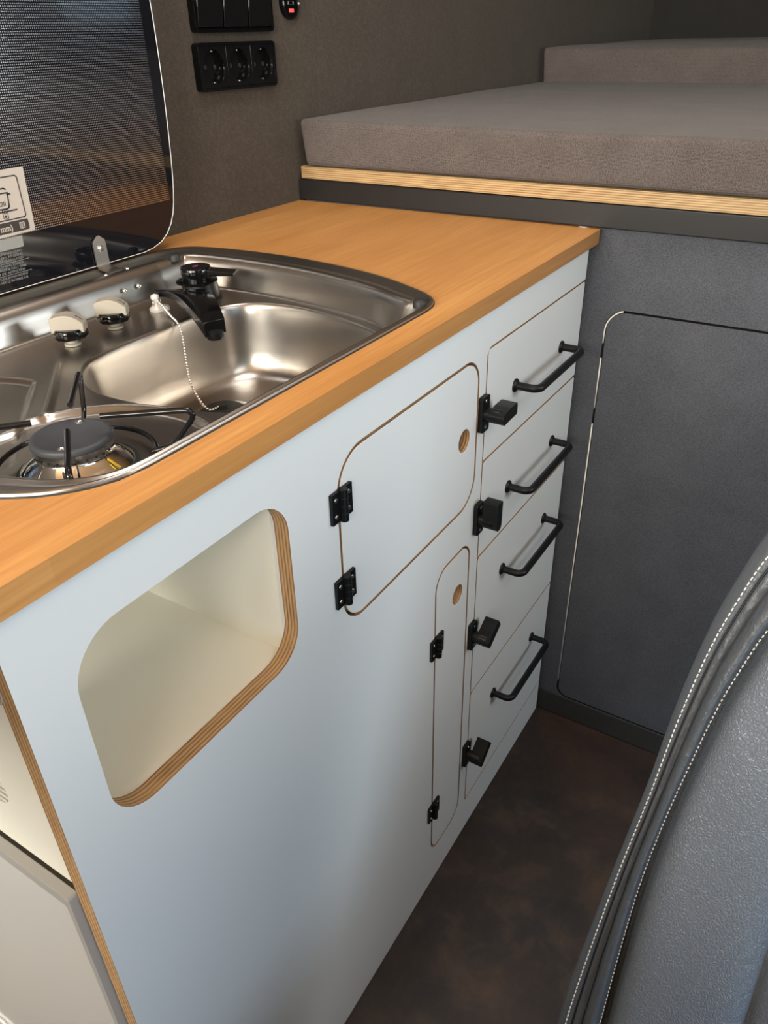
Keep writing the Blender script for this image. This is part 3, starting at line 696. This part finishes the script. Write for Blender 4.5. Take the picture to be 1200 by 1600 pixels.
# ------------------------------------------------------------------ plug chain
ch = thing('sink_chain', 'silver ball chain hanging from a white anchor into the steel basin', 'chain', (-.478, .357, .893))
ax_, ay_ = -.4790, .3540
b = MB(); b.lathe((ax_, ay_, .8932), (0, 0, 1), [(.0085, 0), (.0085, .003), (.0060, .005), (.0032, .008), (.0032, .012), (.0050, .015), (.0045, .018), (.001, .0195)], 20)
b.lathe((ax_ + .008, ay_ - .004, .8932), (0, 0, 1), [(.0065, 0), (.0065, .003), (.005, .005), (.002, .0055)], 16); b.done('anchor', M_whitep, ch, smooth=40, label='white plastic anchor')
b = MB(); b.tube([(ax_ + .0062 * math.cos(t), ay_ - .002, .9035 + .0045 * math.sin(t)) for t in np.linspace(0, 2 * math.pi, 20, endpoint=False)], .0006, 6, closed=True); b.done('split_ring', M_chain, ch, smooth=True)
path = [(-.4790, .3500, .9050), (-.4830, .3380, .9010), (-.4882, .3268, .8980), (-.4960, .3120, .8962), (-.5005, .3020, .8950), (-.5020, .2955, .8885), (-.5100, .2850, .8760), (-.5200, .2750, .8586), (-.5295, .2635, .8410), (-.5335, .2520, .8270), (-.5335, .2420, .8160), (-.5290, .2370, .8120), (-.5180, .2325, .8150)]
pp = catmull(path, 1200); seg = np.linalg.norm(np.diff(pp, axis=0), axis=1); cum = np.concatenate([[0], np.cumsum(seg)]); step = .0034
nb = int(cum[-1] / step); base = None
for k in range(nb):
    i = np.searchsorted(cum, k * step); p = pp[min(i, len(pp) - 1)]
    if base is None:
        b = MB(); b.sphere((0, 0, 0), .0016, 6); base = b.done('ball', M_chain, None, smooth=True); base.parent = ch; base.location = Vector(p) - ch.location
    else:
        o = base.copy(); COL.objects.link(o); o.location = Vector(p) - ch.location
b = MB(); b.tube([tuple(p) for p in pp[::12]], .00035, 5); b.done('wire', M_chain, ch, smooth=True)

# ------------------------------------------------------------------ wall fittings
ws = WY
def frame_plate(e, x0, z0, x1, z1, d=.011, r=.006):
    plate('frame', rr(x0, z0, x1, z1, r, 6), [rr(x0 + .0035, z0 + .0035, x1 - .0035, z1 - .0035, r * .7, 6)], XZ, ws - d, ws, M_blackg, e, bevel=.0014, segs=3)
x0, x1, z0, z1 = -.2125, -.0500, 1.1000, 1.1578
e = thing('power_socket', 'black glossy triple power socket on the felt wall beside the glass lid', 'socket', ((x0 + x1) / 2, ws, z0))
frame_plate(e, x0, z0, x1, z1)
gw = (x1 - x0 - .007) / 3
for k in range(3):
    a = x0 + .0035 + gw * k; cx = a + gw / 2; cz = (z0 + z1) / 2; rw = .0208
    s_ = plate('socket_insert', rr(a + .0003, z0 + .0038, a + gw - .0003, z1 - .0038, .0015, 3), [circ(cx, cz, rw, 36)], XZ, ws - .0105, ws - .002, M_blackg, e, bevel=.0006)
    b = MB(); b.lathe((cx, ws - .0100, cz), (0, 1, 0), [(rw + .0003, 0), (rw - .0012, .003), (rw - .0018, .0090)], 36); 
    b.F = b.F[:-2]; b.I = b.I[:-2]
    b.add([(cx + (rw - .0018) * math.cos(t), ws - .0010, cz + (rw - .0018) * math.sin(t)) for t in np.linspace(0, 2 * math.pi, 36, endpoint=False)], [tuple(range(36))])
    well = b.done('well', M_blackg, s_, smooth=40)
    for dx in (-.0095, .0095):
        b = MB(); b.lathe((cx + dx, ws - .0022, cz), (0, 1, 0), [(.0028, 0), (.0028, .0011)], 14); b.done('pin_hole', M_dark, s_, smooth=40)
    for dz in (-.0187, .0187):
        b = MB(); b.box((cx - .0016, ws - .0085, cz + dz - .0010), (cx + .0016, ws - .0020, cz + dz + .0010)); b.done('earth_clip', M_screw, s_, bevel=.0003)
x0, x1, z0, z1 = -.2095, -.0480, 1.1690, 1.2278
e = thing('light_switch', 'black glossy triple light switch above the power socket', 'light switch', ((x0 + x1) / 2, ws, z0))
frame_plate(e, x0, z0, x1, z1)
gw = (x1 - x0 - .007) / 3
plate('backing', rr(x0 + .003, z0 + .003, x1 - .003, z1 - .003, .003, 4), [], XZ, ws - .006, ws - .001, M_blackg, e)
for k in range(3):
    a = x0 + .0035 + gw * k + .0006; c_ = a + gw - .0012; za, zb = z0 + .0048, z1 - .0048
    V = [(a, ws - .0045, za), (c_, ws - .0045, za), (c_, ws - .0045, zb), (a, ws - .0045, zb), (a + .0008, ws - .0105, za + .0015), (c_ - .0008, ws - .0105, za + .0015), (c_ - .0008, ws - .0150, zb - .001), (a + .0008, ws - .0150, zb - .001)]
    obj('rocker', V, [(0, 1, 2, 3), (4, 5, 6, 7), (0, 1, 5, 4), (1, 2, 6, 5), (2, 3, 7, 6), (3, 0, 4, 7)], M_blackg, e, bevel=.0008)
ux_, uz_ = .0030, 1.2050
e = thing('usb_socket', 'small round black usb socket with red display on the felt wall', 'socket', (ux_, ws, uz_ - .022))
b = MB(); b.lathe((ux_, ws, uz_), (0, -1, 0), [(.0215, 0), (.0220, .003), (.0205, .0065), (.0185, .0075), (.0175, .0055), (.002, .0055)], 40); b.done('housing', M_blackg, e, smooth=40)
MB().box((ux_ - .0055, ws - .0062, uz_ - .0125), (ux_ + .0055, ws - .0050, uz_ - .0078)).done('display', M_led, e)
for dz in (.0, .008):
    plate('usb_port', rr(ux_ - .0065, uz_ + dz - .0028, ux_ + .0065, uz_ + dz + .0022, .0006, 2), [rr(ux_ - .0055, uz_ + dz - .0020, ux_ + .0055, uz_ + dz + .0014, .0003, 2)], XZ, ws - .0065, ws - .0052, M_screw, e)

# ------------------------------------------------------------------ bed: frame with panel, board, mattresses
bed = thing('bed_platform', 'raised bed platform with plywood board, black steel rail and felt covered front', 'bed', (.008, -.42, 0))
YE = RY + .01
px = .0085
hx = rr(-.80, .0510, -.0335, .8190, [.02, .022, .03, .034], 10)
plate('front_panel', [(YE, .0), (WY - .004, .0), (WY - .004, .9305), (YE, .9305)], [hx], YZ, px, px + .012, [M_panelfab, M_dark], bed, 0, 1, bevel=.0005, label='blue grey felt covered panel')
hi = rr(-.7975, .0545, -.0368, .8158, [.018, .020, .028, .032], 10)
hatch = plate('hatch', hi, [], YZ, px, px + .012, [M_panelfab, M_dark], bed, 0, 1, bevel=.0006, label='flush felt covered hatch with rounded corners')
arc = [(-.0342 - .034 * (1 - math.cos(t)), .7850 + .034 * math.sin(t)) for t in np.linspace(0, math.pi / 2 * .8, 10)]
for pts_ in ([(-.0342, .088), (-.0342, .636)], [(-.0342, .662), (-.0342, .744)], [(-.0342, .767), (-.0342, .785)] + arc[1:]):
    b = MB(); b.tube([(px + .0014, a_, c_) for a_, c_ in pts_], .00125, 6); b.done('edge_strip', M_plate_edge, bed, smooth=True, label='bare light strip in the hatch gap')
for za, zb in ((.636, .662), (.744, .767)):
    MB().box((px + .001, -.0370, za), (px + .010, -.0343, zb)).done('hinge', M_blackp, hatch, label='black hinge knuckle')
MB().box((px - .0035, YE, .002), (px, -.002, .050)).done('kick_strip', M_backfab, bed, bevel=.001)
# hollow rail
plate('steel_rail', [(.0005, .9308), (.034, .9308), (.034, .9620), (.0005, .9620)], [(.003, .933)[:0] or (.003, .9333), (.0315, .9333), (.0315, .9595), (.003, .9595)] and [[(.003, .9333), (.0315, .9333), (.0315, .9595), (.003, .9595)]], lambda a, b_, t: (a - .006 * (t > 0) * t / .5, t, b_), YE, WY - .003, M_rail, bed, bevel=.0016, segs=3, label='black steel rail')
b = MB(); b.lathe((.0035, .012, .9292), (0, 0, 1), [(.0075, 0), (.0075, .0008), (.006, .0014)], 20); b.done('foot_disc', M_frame, bed, smooth=40)
plate('bed_board', rr(-.0035, YE, 1.93, WY - .0055, .004, 3), [], XY, .9632, .9812, M_plyb, bed, bevel=.0008, label='plywood board with striped edge')
for yy in (-1.2, -.45, .3): MB().box((.036, yy - .02, .9310), (1.9, yy + .02, .9620)).done('cross_rail', M_rail, bed)

def cushion(name, lo, hi, r, lab, sag=.0, dx=0.0):
    """soft block with rounded, slightly wavy edges"""
    x0, y0, z0 = lo; x1, y1, z1 = hi; nx, ny, nz = 40, 60, 10
    b = bmesh.new(); bmesh.ops.create_cube(b, size=1.0)
    for v in b.verts: v.co = Vector(((x0 + x1) / 2 + v.co.x * (x1 - x0), (y0 + y1) / 2 + v.co.y * (y1 - y0), (z0 + z1) / 2 + v.co.z * (z1 - z0)))
    bmesh.ops.bevel(b, geom=list(b.edges), offset=r, segments=4, profile=.6, affect='EDGES')
    for ax, (a0, a1), cnt in ((0, (x0, x1), 24), (1, (y0, y1), 44), (2, (z0, z1), 5)):
        for k in range(1, cnt):
            co_ = [0, 0, 0]; co_[ax] = a0 + (a1 - a0) * k / cnt; no = [0, 0, 0]; no[ax] = 1
            bmesh.ops.bisect_plane(b, geom=list(b.verts) + list(b.edges) + list(b.faces), plane_co=co_, plane_no=no)
    for v in b.verts:
        c = v.co; tz = (c.z - z0) / (z1 - z0)
        ex = min((c.x - x0), (x1 - c.x)) / .12; ey = min(c.y - y0, y1 - c.y) / .12
        puff = .004 * min(1, max(ex, 0)) ** .5 * min(1, max(ey, 0)) ** .5
        if tz > .8: c.z += puff - .0045 * (1 - math.exp(-max(0, WY - .06 - c.y) / .25)) * (c.x < x0 + .15)
        nn = mnoise.noise(Vector((c.x * 6, c.y * 6, c.z * 9))) * .0018; c.x += nn * .8
        c.z += mnoise.noise(Vector((c.x * 4 + 9, c.y * 4, 1))) * .0012 * tz
        # left end leans: bottom tucked in
        if c.y > y1 - .05: c.y -= .009 * (1 - tz) * (1 - (y1 - c.y) / .05)
    V = [tuple(v.co) for v in b.verts]; b.verts.index_update(); F = [tuple(v.index for v in f.verts) for f in b.faces]; b.free()
    o = obj(name, V, F, M_mattress, None, origin=((x0 + x1) / 2, (y0 + y1) / 2, z0), smooth=50)
    return tag(o, lab, 'mattress')
cushion('mattress', (-.0040, YE + .005, .9830), (.985, .4925, 1.0500), .009, 'thick grey woven mattress lying on the plywood bed board above the worktop end')
cushion('mattress', (.990, YE + .005, .9830), (1.93, .4880, 1.1230), .010, 'taller dark grey mattress block at the far end of the bed')

# ------------------------------------------------------------------ fridge
fr = thing('fridge', 'low light grey fridge with silver door under the left end of the worktop', 'fridge', (-.75, .25, 0))
MB().box((-.9405, .0165, .03), (-.55, .49, .645)).done('body', M_frame, fr, bevel=.002, label='grey body')
pts = fillet([(.0225, .05), (.485, .05), (.485, .6395), (.0225, .6395)], .002, 3)
plate('door', pts, [], YZ, -.9465, -.9405, M_fridge, fr, bevel=.0015, segs=3, label='silver grey door')
plate('door_frame', rr(.0165, .03, .49, .6505, .003, 4), [rr(.0222, .052, .484, .6390, .002, 3)], YZ, -.9485, -.9405, M_frame, fr, bevel=.0012, label='grey frame around the door')
MB().box((-.9500, .30, .120), (-.9465, .47, .134)).done('handle_strip', M_whitep, fr, bevel=.002, label='white handle strip')
for sx_ in (-.93, -.57):
    for sy_ in (.04, .46):
        b = MB(); b.lathe((sx_, sy_, 0), (0, 0, 1), [(.012, 0), (.012, .03)], 12); b.done('foot', M_rubber, fr, smooth=40)

# ------------------------------------------------------------------ leather seat in the foreground
seat = thing('vehicle_seat', 'black leather vehicle seat with white stitched seams at the right front', 'seat', (-.72, -.52, 0))
TA = R_(20); p0 = np.array([-.65, 0, .6]); nn = np.array([-math.cos(TA), 0, math.sin(TA)]); tv = np.array([math.sin(TA), 0, math.cos(TA)])
YC = -.53
O = [(-.300, -.355), (-.286, -.30), (-.2826, -.2157), (-.2839, -.1712), (-.2885, -.1055), (-.2939, -.0363), (-.3005, .0400), (-.3050, .1150), (-.3125, .1828), (-.3217, .2287), (-.3331, .2685), (-.352, .305), (-.385, .338), (-.44, .358), (-.49, .365), (YC, .367)]
D = [(-.340, -.330), (-.3215, -.28), (-.3195, -.2100), (-.3185, -.1650), (-.3175, -.0900), (-.3185, -.0300), (-.3230, .0300), (-.3290, .0800), (-.3350, .1250), (-.3412, .1560), (-.3520, .1973), (-.370, .235), (-.400, .262), (-.445, .278), (-.49, .284), (YC, .286)]
Gs = [(-.430, -.310), (-.4215, -.25), (-.4200, -.1900), (-.4190, -.1400), (-.4185, -.1000), (-.4175, -.0440), (-.4165, .0100), (-.4165, .0550), (-.4170, .0900), (-.4180, .1200), (-.4200, .1450), (-.430, .170), (-.445, .186), (-.475, .196), (-.51, .199), (YC, .200)]
Mm = [(YC, -.31), (YC, -.25), (YC, -.19), (YC, -.14), (YC, -.10), (YC, -.044), (YC, .01), (YC, .055), (YC, .09), (YC, .12), (YC, .14), (YC, .150), (YC, .155), (YC, .16), (YC, .162), (YC, .163)]
NRW = 260
Oc, Dc, Gc, Mc = [catmull(q, NRW) for q in (O, D, Gs, Mm)]
us = np.array([-.6, -.45, -.3, -.2, -.12, -.06, 0, .03, .06, .1, .15, .2, .25, .29, .32, .335, .35, .365, .38, .40, .43, .47, .51, .54, .56, .575, .59, .61, .64, .68, .73, .78, .83, .88, .92, .95, .975, .99, 1.0, 1.01, 1.03, 1.06, 1.1, 1.16, 1.24, 1.34, 1.46, 1.58, 1.7, 1.8, 1.88, 1.93, 1.965, 1.985, 2.0, 2.015, 2.035, 2.07, 2.15, 2.3, 2.6, 3.0])
hk = [(-.6, -.105), (-.45, -.100), (-.3, -.085), (-.2, -.06), (-.12, -.040), (-.06, -.024), (0, -.0125), (.06, -.0065), (.1, -.0040), (.2, -.0010), (.30, .0), (.335, -.0006), (.35, -.0024), (.365, -.0024), (.38, -.0006), (.43, .0008), (.51, .0006), (.56, -.0002), (.575, -.0016), (.59, -.0002), (.64, .0036), (.73, .0080), (.83, .0085), (.92, .0040), (.975, -.0050), (1.0, -.0170), (1.03, -.0150), (1.06, -.0050), (1.1, .0040), (1.16, .0085), (1.24, .0110), (1.46, .0140), (1.7, .0135), (1.88, .0095), (1.965, .0030), (2.0, -.0030), (2.035, .0025), (2.15, .0080), (3.0, .0110)]
hu = np.interp(us, [a for a, _ in hk], [b_ for _, b_ in hk])
def seatpt(i, u, h, side=1):
    if u <= 0:
        d = Dc[i] - Oc[i]; d = d / (np.linalg.norm(d) + 1e-9); q = Oc[i] + d * (.030 * min(1, (-u) ** 2 * 2.8)) 
    elif u <= 1: q = Oc[i] * (1 - u) + Dc[i] * u
    elif u <= 2: q = Dc[i] * (2 - u) + Gc[i] * (u - 1)
    else: q = Gc[i] * (3 - u) + Mc[i] * (u - 2)
    y = q[0] if side == 1 else 2 * YC - q[0]
    return p0 + np.array([0, y, 0]) + tv * q[1] + nn * h
for side, nm in ((1, 'left'), (-1, 'right')):
    V = []; 
    for i in range(NRW):
        wr = .0010 * mnoise.noise(Vector((i * .05, 3.1, side))) 
        for u, h in zip(us, hu):
            ex = 0
            if .4 < u < .56: ex = .0010 * mnoise.noise(Vector((i * .22, u * 9, 0)))
            if 1.1 < u < 1.9: ex = .0022 * mnoise.noise(Vector((i * .035, u * 3, 2)))
            V.append(seatpt(i, u, h + ex, side))
    nu = len(us); kd = int(np.where(us == 1.0)[0][0])
    def strip(a, b_):
        return [(i * nu + j, i * nu + j + 1, (i + 1) * nu + j + 1, (i + 1) * nu + j) for i in range(NRW - 1) for j in range(a, b_)]
    Vn = np.array(V)
    obj('bolster', Vn, strip(0, kd), M_leather2, seat, smooth=True, label='smooth leather side bolster')
    obj('backrest_panel', Vn, strip(kd, nu - 1), M_leather, seat, smooth=True, label='grained leather backrest half')
    b = MB()
    for uu in (.357, .575): b.tube([seatpt(i, uu, -.0012, side) for i in range(0, NRW, 3)], .00095, 6)
    b.done('seam', M_cord, seat, smooth=True)
    for uu, hh_, ln in ((.225, -.0003, .0030), (.965, .0002, .0024)):
        P = np.array([seatpt(i, uu, hh_, side) for i in range(NRW)]); cum = np.concatenate([[0], np.cumsum(np.linalg.norm(np.diff(P, axis=0), axis=1))])
        b = MB(); s_ = 0.002
        while s_ < cum[-1] - .01:
            q = [np.array([np.interp(s_ + k * ln / 3, cum, P[:, a]) for a in range(3)]) for k in range(4)]
            q[0] = q[0] - nn * .0006; q[-1] = q[-1] - nn * .0006
            b.tube(q, .00058, 5); s_ += ln + .0016
        o = b.done('stitching', M_thread, seat, smooth=True, label='white stitches'); o['kind'] = 'stuff'
# back shell, cushion, base
Pb = [seatpt(i, -.6, -.105, 1) for i in range(0, NRW, 5)] + [seatpt(i, -.6, -.105, -1) for i in range(NRW - 1, -1, -5)]
n = len(Pb); cpt = np.mean(Pb, axis=0); obj('back_shell', list(Pb) + [cpt], [(k, (k + 1) % n, n) for k in range(n)], M_leather2, seat, smooth=True)
b = bmesh.new(); bmesh.ops.create_cube(b, size=1.0)
for v_ in b.verts: v_.co = Vector((-.955 + v_.co.x * .42, YC + v_.co.y * .44, .300 + v_.co.z * .12))
bmesh.ops.bevel(b, geom=list(b.edges), offset=.035, segments=5, affect='EDGES')
b.verts.index_update(); obj('seat_cushion', [tuple(v_.co) for v_ in b.verts], [tuple(v_.index for v_ in f.verts) for f in b.faces], M_leather, seat, smooth=True); b.free()
MB().box((-1.10, YC - .18, 0), (-.70, YC + .18, .25)).done('seat_base', M_blackm, seat, bevel=.02)
